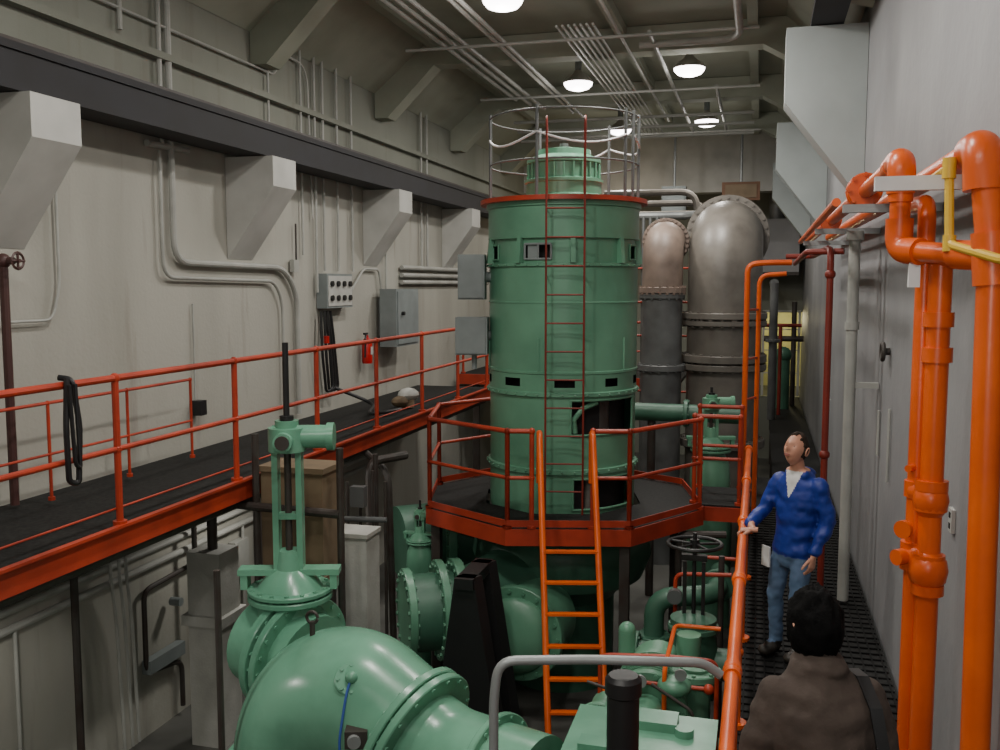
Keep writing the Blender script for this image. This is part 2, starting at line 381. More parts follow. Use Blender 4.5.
b.prism([(-2.95,8.2,ZF),(-2.2,8.2,ZF),(-2.50,8.2,-2.70),(-2.68,8.2,-2.70)],(.05,.12,0))
b.prism([(-2.95,8.7,ZF),(-2.2,8.7,ZF),(-2.50,8.7,-2.70),(-2.68,8.7,-2.70)],(.05,.12,0)); b.box((-2.58,8.5,-2.75),(.18,.7,.10)); b.done()

# ------------------------------------------------------------------ platform
ZP = -2.50
rot = math.radians(14)
def oc(k, r, z): a = math.radians(-90+22.5+45*k)+rot; return V((MX+r*math.cos(a), MY+r*math.sin(a), z))
R8 = 1.64
b = B('octagonal_platform').m('grate')
for k in range(8):
    p0, p1 = oc(k,R8,ZP), oc(k+1,R8,ZP); q0, q1 = oc(k,.95,ZP), oc(k+1,.95,ZP)
    b.m('grate').prism([q0,q1,p1,p0],(0,0,.03))
    mid = (p0+p1)/2; an = math.atan2(p1.y-p0.y,p1.x-p0.x)
    b.m('red').box(mid+V((0,0,-.06)),((p1-p0).length+.02,.05,.17),rz=an); b.box(mid+V((0,0,.08)),((p1-p0).length,.012,.07),rz=an)
    b.m('iron').box((mid+(q0+q1)/2)/2+V((0,0,-.08)),(.06,.55,.1),rz=an)
for k in (0,2,4,6):
    b.m('iron').box(oc(k,R8-.1,(ZF+ZP-.1)/2),(.1,.1,ZP-.1-ZF))
b.m('grate').box((-.42,11.3,ZP+.01),(.56,1.0,.04)); b.m('red').box((-.42,10.8,ZP-.07),(.56,.05,.16)); b.box((-.42,11.8,ZP-.07),(.56,.05,.16))
b.done()
b = B('platform_railing').m('red')
h = 1.0
def seg_rail(p, q, r=.025):
    rail(b, [p, q], h, (.52,), r, 1.3)
L0, L1 = oc(-1,R8-.02,ZP+.03), oc(0,R8-.02,ZP+.03)   # ladder side
for k in (0,4,5,6): seg_rail(oc(k,R8-.02,ZP+.03), oc(k+1,R8-.02,ZP+.03))
seg_rail(L0, L0.lerp(L1,.20)); seg_rail(L0.lerp(L1,.70), L1)
seg_rail(V((-.68,10.85,ZP+.03)), V((-.18,10.85,ZP+.03))); seg_rail(V((-.68,11.75,ZP+.03)), V((-.18,11.75,ZP+.03)))
b.done()
b = B('access_ladder').m('orange')
n_ = V((math.sin(rot),-math.cos(rot),0)); t_ = V((-n_.y,n_.x,0))
top = L0.lerp(L1,.475); top.z = 0
zt = ZP+1.0
LD = V((.42,-1.35,0))
for s in (-.265,.265):
    p = top+t_*s
    b.tube([p+V((0,0,ZP+.5)), p+V((0,0,zt+.03)), p+n_*.14+V((0,0,zt)), p+LD+V((0,0,ZF+.02))], .031, .12, seg=12)
for k in range(8):
    z = ZP-.05-k*.27; f = (zt-z)/(zt-ZF); q = top+LD*f+n_*.14*(1-f)
    b.box(q+V((0,0,z)), (.53,.07,.022), rz=math.atan2(t_.y,t_.x))
b.done()

# ------------------------------------------------------------------ big pipes behind
def elbow_pipe(name, x, y, r, ztop, zbot, matv, matt, zj, L):
    b = B(name)
    b.m(matv).cyl((x,y,zbot),(x,y,zj),r,seg=40)
    R = r*1.25; path = [(x,y,zj)]; zc = ztop-r-R
    for k in range(13):
        t = math.pi/2*k/12; path.append((x, y+R-R*math.cos(t), zc+R*math.sin(t)))
    path.append((x,y+R+L,ztop-r))
    b.m(matt).sweep(path, r, 40)
    b.flange((x,y,zj),(0,0,1),r*1.16,.10,20,.028,r*1.09); b.flange((x,y+R+.06,ztop-r),(0,1,0),r*1.18,.1,28,.03,r*1.1)
    return b
b = elbow_pipe('large_elbow_pipe', -.58,16.2,.60, 1.44,ZF,'bronze','bronze',-.50,1.2)
b.flange((-.58,16.2,-1.2),(0,0,1),.70,.12,24,.03,.65); b.flange((-.58,16.2,-1.34),(0,0,1),.70,.10,24,.03,.65); b.flange((-.58,16.2,-2.6),(0,0,1),.70,.12,24,.03,.65); b.flange((-.58,16.2,-.62),(0,0,1),.69,.08,24,.028,.65)
b.m('galv').tube([(-1.15,18.0,1.30),(-1.4,18.2,1.30),(-2.5,18.2,1.30)],.07,.2); b.done()
b = elbow_pipe('elbow_pipe', -1.56,15.8,.33, 1.06,ZF,'gpipe','tan',-.08,.4)
b.m('gpipe').flange((-1.56,15.8,-1.35),(0,0,1),.39,.1,16,.025,.36); b.flange((-1.56,15.8,-.18),(0,0,1),.37,.08,16,.02,.35)
b.done()
b = B('overhead_pipe_bundle').m('bronze')
for k in range(3): b.tube([(-3.2,20+k*.3,1.9-k*.2),(-1.3+k*.15,20+k*.3,1.9-k*.2),(-1.3+k*.15,20+k*.3,-1)],.07,.35)
b.done()
b = B('back_control_cabinet').m('box').box((-2.0,22.7,1.9),(.55,.4,.75)); b.box((-2.0,22.48,1.9),(.48,.03,.66)); b.m('galv').cyl((-2,22.7,2.27),(-2,22.7,3.74),.03); b.done()
b = B('back_notice_board').m('sign').box((-.5,22.8,2.15),(.85,.05,.42)); b.m('brown').box((-.5,22.76,2.15),(.7,.02,.3)); b.m('galv').cyl((-.5,22.8,2.36),(-.5,22.8,3.7),.03); b.done()
b = B('rear_platform').m('grate').box((-3.6,19.5,-1.8),(4.4,3,.06)); b.m('red').box((-3.6,18.0,-1.86),(4.4,.05,.2)); rail(b,[(-5.7,18.05,-1.75),(-1.5,18.05,-1.75)],1.05,(.5,),.025,1.4)
b.m('iron'); [b.box((x,18.3,(ZF-1.85)/2),(.12,.12,-1.85-ZF)) for x in (-5.5,-3.6,-1.7)]; b.done()
b = B('rear_pipe_rack').m('dgalv')
for k in range(4): b.cyl((-2.05+k*.12,17.2,ZF),(-2.05+k*.12,17.2,1.2),.03)
b.m('red')
for z in (-1.9,-1.5,-.9,-.3,.3): b.cyl((-2.2,17.15,z),(-1.2,17.15,z),.02)
b.m('yellow').cyl((-1.9,17.05,ZF),(-1.9,17.05,.6),.018); b.done()
# equipment at the far end of the walkway
b = B('rear_valve_manifold').m('gpipe')
b.cyl((.28,21.5,ZW),(.28,21.5,.05),.09); b.cyl((.28,21.5,.05),(.28,25.8,.05),.09); b.flange((.28,21.5,-1.2),(0,0,1),.16,.06,8,.015)
b.m('dgreen').cyl((.55,23.5,ZW),(.55,23.5,-1.7),.16); b.ball((.55,23.5,-1.65),.2); b.m('dred').cyl((.45,22.3,ZW),(.45,22.3,-.9),.04); b.cyl((.1,22.3,-.9),(.9,22.3,-.9),.04)
b.m('iron').cyl((.1,24.2,-1.3),(1.03,24.2,-1.3),.07); b.cyl((.8,24.2,ZW),(.8,24.2,-.4),.06); b.done()
b = B('rear_duct').m('wallR').box((.35,25.3,.95),(1.1,.8,1.4)); b.m('iron').box((.35,24.88,.29),(1.1,.04,.08)); b.m('gpipe').cyl((.35,25.3,1.6),(.35,25.3,2.3),.2); b.done()

# guard pipes and risers at the right walkway
b = B('orange_pipe_loop').m('orange')
b.tube([(-.16,11.95,-1.9),(-.16,11.95,.25),(.05,11.95,.27),(.35,11.95,.27)],.035,.15)
b.tube([(-.02,12.3,-1.9),(-.02,12.3,.12),(.3,12.3,.14)],.03,.12); b.m('red')
for z in (-1.4,-.9,-.3): b.cyl((-.16,11.95,z),(-.02,12.3,z),.014)
b.m('orange').cyl((-.16,11.95,-1.9),(-.16,11.95,ZF),.03); b.cyl((-.02,12.3,-1.9),(-.02,12.3,ZW),.03); b.done()
b = B('red_riser_pipe').m('dred')
b.tube([(.62,9.4,-2.90),(.62,9.4,.32),(.62,9.9,.36),(.62,12.5,.36),(.3,12.6,.36)],.032,.12)
b.tube([(.75,9.6,.32),(.42,9.7,.32),(.42,13,.28)],.03,.1); b.ball((.62,9.4,.1),.05); b.ball((.62,9.4,-1.6),.05); b.done()
b = B('grey_riser_pipe').m('cond').tube([(.80,9.1,-2.90),(.80,9.1,.45)],.05,.1,seg=16)
b.cyl((.80,9.1,.40),(.80,9.1,.48),.075); b.cyl((.80,9.1,-.4),(.80,9.1,-.33),.062); b.box((.9,9.1,-.9),(.28,.05,.05)); b.done()

# ------------------------------------------------------------------ orange pipework near right
b = B('orange_pipe_manifold').m('orange')
b.tube([(.62,14,.62),(.64,5.0,.60),(.64,5.0,.17),(.94,4.5,.12)],.048,.12,seg=18,n=8)
b.tube([(.64,5.16,.60),(.64,5.0,.60),(.64,5.0,.44)],.066,.13,seg=18,n=8); b.tube([(.64,5.0,.32),(.64,5.0,.17),(.72,4.87,.157)],.064,.11,seg=18,n=8)
b.tube([(.90,14,.66),(.89,4.47,.58),(.935,4.42,.10),(.965,4.40,-2.90)],.060,.12,seg=20,n=8)
b.tube([(.89,4.66,.582),(.89,4.47,.58),(.897,4.46,.40)],.082,.15,seg=20,n=8)
b.cyl((.925,4.43,.22),(.94,4.42,.0),.078,seg=20); b.tube([(.84,4.66,.137),(.93,4.43,.12)],.066,.1,seg=18)
b.cyl((.64,5.0,.44),(.64,5.0,.40),.058); b.cyl((.64,5.22,.6),(.64,5.34,.6),.062)
b.tube([(.77,5.5,.42),(.77,5.05,.40),(.77,5.05,-2.90)],.042,.1,seg=16)
b.tube([(.83,4.98,.10),(.83,4.98,-2.90)],.054,.1,seg=18); b.tube([(.83,4.98,.05),(.83,4.98,.14),(.90,4.6,.13)],.050,.08,seg=16)
for z in (-.13,-.30): b.cyl((.83,4.98,z),(.83,4.98,z-.07),.070,seg=18)
for z in (-.95,-1.05,-1.32,-1.47): b.cyl((.83,4.98,z),(.83,4.98,z-.05),.077,seg=18)
b.ball((.83,4.98,-1.40),.095,(1,1,1.2)); b.ball((.83,4.98,-1.05),.085,(1,1,1.2))
b.cyl((.83,4.98,-1.35),(.77,5.05,-1.35),.07); b.cyl((.77,5.05,-1.02),(.83,4.98,-1.02),.06)
b.cyl((.77,5.05,-1.28),(.77,5.05,-1.42),.062); b.cyl((.77,5.05,-1.05),(.77,5.05,-.97),.055)
b.cyl((.77,5.05,-1.2),(.71,4.98,-1.2),.016); b.cyl((.715,4.97,-1.2),(.70,4.95,-1.2),.045)
b.cyl((.77,5.05,-1.35),(.68,4.98,-1.35),.040); b.cyl((.77,5.05,-.9),(.72,4.98,-.9),.018)
b.flange((.63,6.6,.61),(0,1,0),.11,.04,8,.014); b.flange((.63,6.7,.61),(0,1,0),.11,.04,8,.014)
b.flange((.62,9.6,.61),(0,1,0),.10,.06,8,.014)
b.tube([(.48,6.9,.56),(.48,13,.56)],.03,.1)
b.m('yellow').tube([(.80,5.3,.52),(.79,4.64,.52),(.80,4.62,.18),(.93,4.22,.10),(1.0,3.2,.10)],.020,.05)
b.cyl((.79,4.64,.47),(.79,4.64,.56),.03); b.cyl((.80,4.62,.22),(.80,4.62,.15),.028)
b.done()
b = B('pipe_support_bracket').m('bwhite')
b.box((.77,4.76,.465),(.55,.05,.065)); b.box((1.02,4.76,.2),(.05,.05,.5)); b.box((.70,4.90,.1),(.05,.04,.22)); b.done()
b = B('pipe_support_strut').m('galv'); b.box((.76,6.3,.47),(.57,.06,.05)); b.box((.76,9.45,.50),(.57,.06,.05)); b.box((.76,12,.50),(.57,.06,.05)); b.done()
b = B('wall_outlet').m('white').box((WR-.012,5.57,-1.28),(.02,.09,.13)); b.m('dark').box((WR-.024,5.57,-1.25),(.005,.03,.03)); b.box((WR-.024,5.57,-1.31),(.005,.03,.03)); b.done()
b = B('wall_pipe_hook').m('iron'); b.tube([(WR-.06,8.45+.07*math.cos(t*.6),-.55+.07*math.sin(t*.6)) for t in range(12)],.018,.02); b.cyl((WR-.005,8.45,-.55),(WR-.06,8.45,-.55),.03); b.done()
b = B('wall_sensor_conduit').m('cond'); b.tube([(WR-.02,8.2,-1.0),(WR-.02,8.2,-1.6)],.012); b.tube([(WR-.02,8.9,-1.1),(WR-.02,8.9,-1.5)],.012); b.tube([(WR-.02,6.2,1.9),(WR-.02,4.4,1.75),(WR-.02,3.5,1.2)],.012); b.done()

# ------------------------------------------------------------------ left wall services
b = B('wall_conduit').m('cond')
X = WL+.06
b.tube([(X,8.7,3.6),(X,8.7,.24),(X,11.05,.22),(X,11.4,-.1),(X,11.4,-1.7)],.036,.25)
b.tube([(X,8.5,1.35),(X,8.5,.08),(X,10.8,.05),(X,11.0,-.2),(X,11.0,-1.7)],.020,.2)
for y,z0,z1,r in ((7.95,2.4,3.6,.025),(8.55,1.4,3.6,.025),(11.6,.4,3.6,.018),(12.0,-.1,3.4,.02),(12.25,.2,3.4,.02),(12.7,.2,3.6,.02),(13.2,.2,3.6,.02),(14.5,-.1,1.4,.02),(10.75,1.6,3.3,.015),(16.2,.3,3.4,.02),(16.5,.3,3.4,.02)): b.cyl((X,y,z0),(X,y,z1),r,seg=8)
b.tube([(X,8.3,1.40),(X,8.9,1.42),(X,9.0,1.42)],.035,.05)
for z in (.05,.17,.30): b.tube([(X,15.2,z),(X,20.5,z)],.04,.1)
b.tube([(X,13.1,-.1),(X,13.6,.25),(X,14.2,.25),(X,14.3,-.1)],.018,.1)
b.tube([(X,6.35,-.3),(X,6.9,-.3),(X,7.0,.0),(X,7.0,.9)],.013,.1)
b.tube([(X,10.6,2.9),(X,11.8,2.9),(X,11.9,.9)],.014,.3); b.tube([(X,4,2.6),(X,10.9,2.6),(X,11.0,2.7),(X,11.0,3.6)],.014,.1)
b.box((X,11.35,.25),(.06,.14,.16)); b.m('iron').tube([(X,11.4,.3),(X,11.4,.8)],.012)
b.done()
b = B('low_wall_conduit').m('cond')
for z in (-2.66,-2.82): b.tube([(X,3,z),(X,14,z)],.035,.1)
b.tube([(X+.05,5.5,-2.35),(X+.05,7.6,-2.35),(X+.05,8.0,-2.5),(X+.05,10.5,-2.5)],.022,.2)
for y in (7.5,7.62,7.72): b.tube([(X+.06,y,-2.1),(X+.12,y-.15,-2.6),(X+.06,y,-3.2),(X+.06,y+.05,-4.5)],.018,.3)
for y in (6.3,9.9): b.cyl((X,y,-4.5),(X,y,-2.82),.018)
b.m('iron'); b.tube([(X+.1,6.9,-2.5),(X+.1,6.9,-4.5)],.035,.1); b.tube([(X,9.3,-3.0),(X,8.0,-3.05),(X,8.0,-3.9),(X,8.6,-4.0),(X,8.6,-4.5)],.026,.12); b.tube([(X+.1,8.75,-2.3),(X+.1,8.75,-3.9)],.03,.1)
b.tube([(X+.12,10.1,-2.2),(X+.12,10.1,-4.4)],.03,.1)
b.m('box').box((X,8.3,-3.85),(.1,.6,.14)); b.cyl((X,8.45,-3.3),(X+.12,8.45,-3.3),.045); b.m('cond').box((X,9.8,-3.2),(.1,.3,.4)); b.done()
b = B('switch_panel').m('box').box((WL+.09,12.5,-.08),(.16,.85,.48)); b.m('white').box((WL+.175,12.5,-.08),(.01,.78,.42)); b.m('black')
for i in range(4):
    for j in range(2): b.cyl((WL+.17,12.2+i*.2,.02-j*.2),(WL+.21,12.2+i*.2,.02-j*.2),.04)
b.done()
b = B('electrical_cabinet').m('box').box((WL+.25,14.6,-.52),(.28,1.0,.92)); b.box((WL+.40,14.6,-.52),(.02,.92,.84)); b.m('black').cyl((WL+.4,14.3,-.45),(WL+.46,14.3,-.45),.03); b.m('galv').box((WL+.055,14.6,-.52),(.10,.6,.6)); b.done()
b = B('fire_extinguisher').m('extred').lathe([(.02,-1.2),(.075,-1.2),(.08,-1.17),(.08,-.88),(.05,-.82),(.025,-.80),(.02,-.76)],(WL+.12,13.55,0),seg=18); b.m('black').box((WL+.12,13.5,-.74),(.03,.12,.03)); b.tube([(WL+.12,13.5,-.76),(WL+.16,13.4,-.85),(WL+.15,13.4,-1.1)],.014,.05); b.m('white').box((WL+.2,13.55,-1.0),(.005,.08,.12)); b.done()
b = B('hanging_hose').m('black')
for k in range(3): b.tube([(X+.05,12.0+k*.1,-.36),(X+.08,11.95+k*.12,-.9),(X+.06,12.1+k*.1,-1.5),(X+.1,12.25+k*.08,-1.45),(X+.08,12.2+k*.07,-.8),(X+.05,12.1+k*.1,-.36)],.020,.2)
b.m('extred').cyl((X+.1,12.05,-.7),(X+.1,12.05,-.8),.04); b.m('black').tube([(X+.1,12.3,-1.45),(-5.3,12.6,-1.7),(-5.0,11.6,-1.72),(-4.8,12.3,-1.72)],.025,.3); b.done()
b = B('wall_junction_box').m('black').box((WL+.07,9.05,-1.33),(.12,.12,.16)); b.m('cond').cyl((WL+.03,9.05,-1.25),(WL+.03,9.05,-.2),.010); b.done()
b = B('sprinkler_valve_pipe').m('maroon').tube([(WL+.2,6.22,-1.76),(WL+.2,6.22,.19)],.035,.1); b.cyl((WL+.005,6.22,.19),(WL+.30,6.22,.19),.03); b.ball((WL+.2,6.22,.19),.06)
b.lathe([(.06,-.01),(.075,0),(.06,.01),(.05,0)],(WL+.34,6.22,.19),axis=(1,0,0),seg=16,cap=False); b.cyl((WL+.28,6.22,.19),(WL+.36,6.22,.19),.015); b.cyl((WL+.34,6.15,.19),(WL+.34,6.29,.19),.01); b.cyl((WL+.34,6.22,.12),(WL+.34,6.22,.26),.01); b.done()
b = B('work_bag').m('white').ball((-4.95,13.0,-1.60),.13,(1.2,1.4,.8)); b.m('brown').ball((-4.95,12.65,-1.66),.10,(1.2,1.4,.8)); b.cyl((-4.95,12.9,-1.77),(-4.95,12.9,-1.66),.12); b.done()
# ceiling pipes and conduits
b = B('ceiling_conduit').m('cond')
for k,x in enumerate((-4.35,-4.2,-4.05,-3.6,-3.5)): b.tube([(x,3,3.33),(x,17+k*.5,3.33)],.032,.1,seg=8)
for k in range(7): b.tube([(-2.66+k*.08,12.5,3.36),(-2.66+k*.08,21.5,3.36)],.018,.1,seg=6)
b.tube([(-4.9,6.3,3.25),(-4.0,7.2,3.33),(-2.2,7.2,3.33),(-.6,7.3,3.33)],.03,.2); b.tube([(-1.9,3,3.33),(-1.9,20,3.33)],.02,.1)
b.tube([(-.35,6.5,3.30),(-.35,13.2,3.30),(-.5,13.5,3.30),(-1.7,13.5,3.30)],.05,.3,seg=12)
for y in (9.0,12.9,16.6,21.2): b.tube([(-4.9,y,3.28),(-.1,y,3.28)],.022,.1,seg=8)
b.tube([(-1.5,12.9,3.31),(-1.5,21.5,3.31)],.03,.1); b.tube([(-.8,16.6,3.31),(-.8,22,3.31)],.03,.1)
for k in range(3): b.tube([(-4.8,18.6+k*.3,3.2-k*.14),(-.2,18.6+k*.3,3.2-k*.14)],.03,.1)
b.done()

# ------------------------------------------------------------------ gate valves
def gate_valve(name, x, y, zb, ztop, s=1.0, stem=.7, g='green2', rz=.3):
    b = B(name).m(g); c = math.cos(rz); n = math.sin(rz)
    def q(u, v, z): return (x+u*c-v*n, y+u*n+v*c, z)
    b.lathe([(.30*s,zb-.9*s),(.36*s,zb-.6*s),(.34*s,zb-.25*s),(.26*s,zb-.08*s),(.26*s,zb)], (x,y,0), seg=32)
    b.flange((x,y,zb),(0,0,1),.36*s,.05*s,16,.018*s); b.flange((x,y,zb+.06*s),(0,0,1),.36*s,.04*s,16,.018*s)
    b.lathe([(.28*s,zb+.08*s),(.2*s,zb+.18*s),(.12*s,zb+.24*s),(.1*s,zb+.4*s)], (x,y,0), seg=24)
    for u in (-.38,.38): b.box(q(u*s,0,zb+.14*s),(.06*s,.14*s,.14*s),rz=rz)
    b.box(q(0,0,zb+.22*s),(.86*s,.16*s,.05*s),rz=rz)
    for u in (-.10,.10): b.box(q(u*s,0,(zb+.2*s+ztop)/2),(.05*s,.13*s,ztop-zb-.2*s),rz=rz)
    b.box(q(0,0,zb+.7*s),(.18*s,.10*s,.05*s),rz=rz)
    b.m('iron').cyl((x,y,zb+.2*s),(x,y,ztop),.03*s)
    b.m(g).cyl((x,y,ztop-.04*s),(x,y,ztop+.16*s),.16*s,seg=20); b.cyl((x,y,ztop+.16*s),(x,y,ztop+.22*s),.10*s,seg=20)
    b.cyl(q(-.12*s,0,ztop+.08*s),q(.34*s,0,ztop+.08*s),.10*s,seg=20); b.cyl(q(.34*s,0,ztop+.08*s),q(.40*s,0,ztop+.08*s),.12*s,seg=20)
    b.cyl(q(0,-.1*s,ztop+.06*s),q(0,-.22*s,ztop+.06*s),.08*s,seg=16); b.m('iron').cyl(q(0,-.22*s,ztop+.06*s),q(0,-.24*s,ztop+.06*s),.06*s)
    b.m('black').cyl((x,y,ztop+.2*s),(x,y,ztop+.22*s+stem),.026*s,seg=10); b.cyl((x,y,ztop+.22*s),(x,y,ztop+.26*s),.06*s)
    return b
b = gate_valve('gate_valve', -3.85,7.22,-2.66,-1.36,1.0,.66)
b.m('green2')
ax = V((.86,-.35,-.1)).normalized(); c0 = V((-3.84,7.18,-3.14))
b.flange(c0,ax,.52,.08,22,.018,.475); b.flange(c0+ax*.12,ax,.52,.07,22,.018,.475); b.sweep([c0-ax*.35,c0+ax*.3],.40,32)
b.m('green2').cyl((-3.9,7.2,-3.3),(-3.9,7.2,ZF),.2)
b.done()
b = gate_valve('gate_valve', -.60,12.9,-2.2,-1.62,.75,.1,'green',.2); b.m('green').cyl((-.6,12.9,-2.8),(-.6,12.9,ZF),.3); b.done()
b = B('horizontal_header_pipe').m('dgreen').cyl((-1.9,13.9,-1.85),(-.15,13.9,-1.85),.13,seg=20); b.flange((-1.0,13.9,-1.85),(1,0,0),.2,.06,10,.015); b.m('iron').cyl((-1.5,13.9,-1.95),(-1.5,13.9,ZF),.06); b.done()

# tank, blocks and pipes near the valve
b = B('brown_steel_tank').m('brown').box((-4.10,7.95,-2.18),(.62,.4,1.05))
for z in (-2.68,-1.68): b.box((-4.10,7.95,z),(.66,.44,.05))
b.m('iron').box((-4.10,7.95,-3.65),(.5,.36,1.9)); b.done()
b = B('iron_pipe_stand').m('iron')
b.tube([(-4.42,7.68,ZF),(-4.42,7.68,-1.35)],.033); b.tube([(-3.60,7.72,ZF),(-3.60,7.72,-1.45)],.033); b.tube([(-5.2,7.66,-1.98),(-4.42,7.66,-2.02),(-3.6,7.70,-2.05)],.04,.1)
b.done()
b = B('concrete_block').m('conc').box((-3.76,8.35,(ZF-2.40)/2),(.40,.32,-2.40-ZF)); b.box((-3.76,8.35,-2.38),(.43,.35,.04)); b.done()
b = B('concrete_block').m('conc').box((-5.22,8.2,(ZF-2.62)/2),(.36,.36,-2.62-ZF)); b.box((-5.22,8.2,-3.3),(.46,.46,.1)); b.m('iron').cyl((-5.22,8.2,-2.62),(-5.22,8.2,-2.0),.05); b.done()
b = B('iron_drain_pipes').m('iron'); b.tube([(-4.25,9.9,ZF),(-4.25,9.9,-2.0),(-4.0,10.4,-2.0)],.05,.15); b.tube([(-4.05,9.6,ZF),(-4.05,9.6,-1.85)],.03); b.tube([(-4.5,10.4,-2.0),(-4.1,10.1,-2.15),(-4.05,10.1,ZF)],.04,.2)
for k in range(5): b.cyl((-4.4+k*.13,9.3+k*.04,ZF),(-4.4+k*.13,9.3+k*.04,-2.0-.12*(k%3)),.018)
b.m('dgalv').tube([(-4.4,9.2,-2.5),(-3.8,9.3,-2.5)],.03); b.box((-4.1,9.25,-2.25),(.16,.1,.22))
b.done()
b = gate_valve('small_gate_valve', -3.66,9.95,-2.9,-2.62,.45,.1,'green',0); b.m('green').cyl((-3.66,9.95,-3.2),(-3.66,9.95,ZF),.12); b.done()

# ------------------------------------------------------------------ foreground elbow
b = B('pump_elbow').m('green2')
path = []; rad = []
S = V((-3.24,6.36,0)); D = V((.944,-.33,0))
path.append(S+V((0,0,ZF+.05))); rad.append(.57); path.append(S+V((0,0,-3.62))); rad.append(.57)
Rb = .55
for k in range(1,19):
    t = math.radians(110)*k/18
    path.append(S+D*(Rb-Rb*math.cos(t))+V((0,0,-3.56+Rb*math.sin(t)))); rad.append(.58-.13*(k/18)**1.6)
td = (D*math.sin(math.radians(110))+V((0,0,math.cos(math.radians(110))))).normalized()
fl = path[-1]+td*.28; path.append(fl); rad.append(.43)
b.sweep(path, rad, 56)
b.flange(S+V((0,0,-3.60)),(0,0,1),.66,.06,24,.018,.615); b.flange(S+V((0,0,-3.68)),(0,0,1),.66,.06,24,.018,.615)
b.flange(fl,td,.51,.06,18,.016,.475); b.flange(fl+td*.075,td,.51,.06,18,.016,.475)
e0 = fl+td*.08; b.tube([e0,e0+td*.26,e0+td*.26+D*.75],.37,.3,seg=36); q0 = e0+td*.26+D*.40; b.flange(q0,D,.43,.05,16,.014,.40)
hc = S+D*.46+V((.15,-.38,-2.70)); hn = V((.28,-.66,.70)).normalized(); hc = hc-hn*.03
b.flange(hc,hn,.12,.06,8,.014,.095); b.ball(hc+hn*.05,.045)
b.m('bluewire').tube([hc+hn*.06,hc+hn*.10+V((-.02,-.04,-.12)),hc+V((.0,-.22,-.34)),hc+V((.05,-.26,-.8))],.009,.08)
b.m('iron'); e = S+D*.10+V((0,-.1,-2.50)); b.tube([e+V((.045*math.cos(k*.6),0,.05+.045*math.sin(k*.6))) for k in range(11)],.012,.01); b.cyl(e-V((0,0,.10)),e+V((0,0,.02)),.02)
g = S+D*.80+V((-.06,-.44,-3.02)); b.box(g,(.15,.12,.12),rz=.3); b.m('galv').cyl(g+V((0,-.05,0)),g+V((.02,-.09,0)),.045)
b.m('iron').cyl(g+V((.1,.05,.0)),g+V((.20,0,.03)),.03)
b.done()
b = B('stand_pipe').m('iron').tube([(-3.74,5.92,ZF),(-3.74,5.92,-2.05)],.025); b.done()

# ------------------------------------------------------------------ foreground cabinet, bollard, guard rail
b = B('green_machine_cabinet').m('green2')
b.box((-.66,5.75,(ZF-2.88)/2),(.86,.80,-2.88-ZF)); b.box((-.66,5.75,-2.87),(.92,.86,.04)); b.box((-.66,5.33,-3.4),(.66,.02,.9)); b.cyl((-.40,5.9,-2.85),(-.40,5.9,-2.80),.06); b.box((-.92,5.6,-2.83),(.2,.14,.05)); b.box((-.6,6.0,-2.82),(.3,.2,.06)); b.done()
b = B('black_stand_pipe').m('black'); b.cyl((-.59,4.40,ZF),(-.59,4.40,-1.90),.078,seg=28); b.lathe([(.078,-1.96),(.088,-1.95),(.088,-1.88),(.07,-1.86),(.02,-1.86)],(-.59,4.40,0),seg=28); b.done()
b = B('grey_guard_rail').m('galv'); b.tube([(-.14,4.52,-1.86),(-.22,4.50,-1.80),(-.75,4.36,-1.785),(-1.16,4.22,-1.78),(-1.18,4.20,-1.95),(-1.18,4.20,ZF)],.023,.09,seg=12); b.cyl((-1.18,4.2,ZF),(-1.18,4.2,ZF+.03),.07); b.done()

# ------------------------------------------------------------------ booster pump with orange pipes
b = B('booster_pump').m('green')
b.box((-.62,7.3,-4.2),(.75,1.2,.8)); b.cyl((-.75,7.0,-3.2),(-.75,7.8,-3.2),.24,seg=30); b.flange((-.75,7.0,-3.2),(0,1,0),.30,.07,14,.018); b.flange((-.75,7.45,-3.2),(0,1,0),.29,.07,14,.018)
b.cyl((-.75,6.7,-3.2),(-.75,7.0,-3.2),.13,seg=20); b.box((-.75,7.35,-3.65),(.5,.9,.5)); b.cyl((-.42,7.3,-3.6),(-.42,7.3,-2.95),.12,seg=20); b.flange((-.42,7.3,-3.0),(0,0,1),.2,.06,8,.018)
b.cyl((-.98,7.5,-3.0),(-.98,7.5,-2.80),.07,seg=20); b.ball((-.98,7.5,-2.79),.07); b.cyl((-.5,7.7,-3.5),(-.5,7.7,-2.85),.10)
b.box((-1.05,7.1,-3.5),(.3,.35,.3)); b.flange((-1.1,6.85,-3.3),(0,1,0),.17,.05,8,.014); b.cyl((-1.1,6.85,-3.3),(-1.1,7.2,-3.3),.11); b.box((-.45,6.75,-3.3),(.2,.16,.24)); b.ball((-.55,6.95,-2.98),.13,(1,1,.6),seg=18)
for k in range(9): b.cyl((-.75,7.08+k*.04,-3.2),(-.75,7.09+k*.04,-3.2),.255,seg=24)
b.m('red')
b.tube([(-1.15,7.2,-3.6),(-1.15,7.2,-2.90),(-.62,7.15,-2.84),(-.25,7.15,-2.84),(-.25,7.15,-3.6)],.018,.08)
b.tube([(-.95,6.95,-3.4),(-.95,6.95,-2.98),(-.3,6.95,-2.98)],.016,.06); b.m('orange').tube([(-.62,6.9,-3.5),(-.62,6.9,-2.84),(-.62,7.8,-2.82),(-.25,7.8,-2.82)],.018,.08); b.tube([(-1.05,6.8,-3.2),(-.3,6.8,-3.2),(-.3,6.8,-3.8)],.017,.06)
b.m('red').ball((-.62,6.9,-2.98),.04); b.ball((-.3,6.95,-2.98),.04); b.ball((-.95,6.95,-3.1),.04)
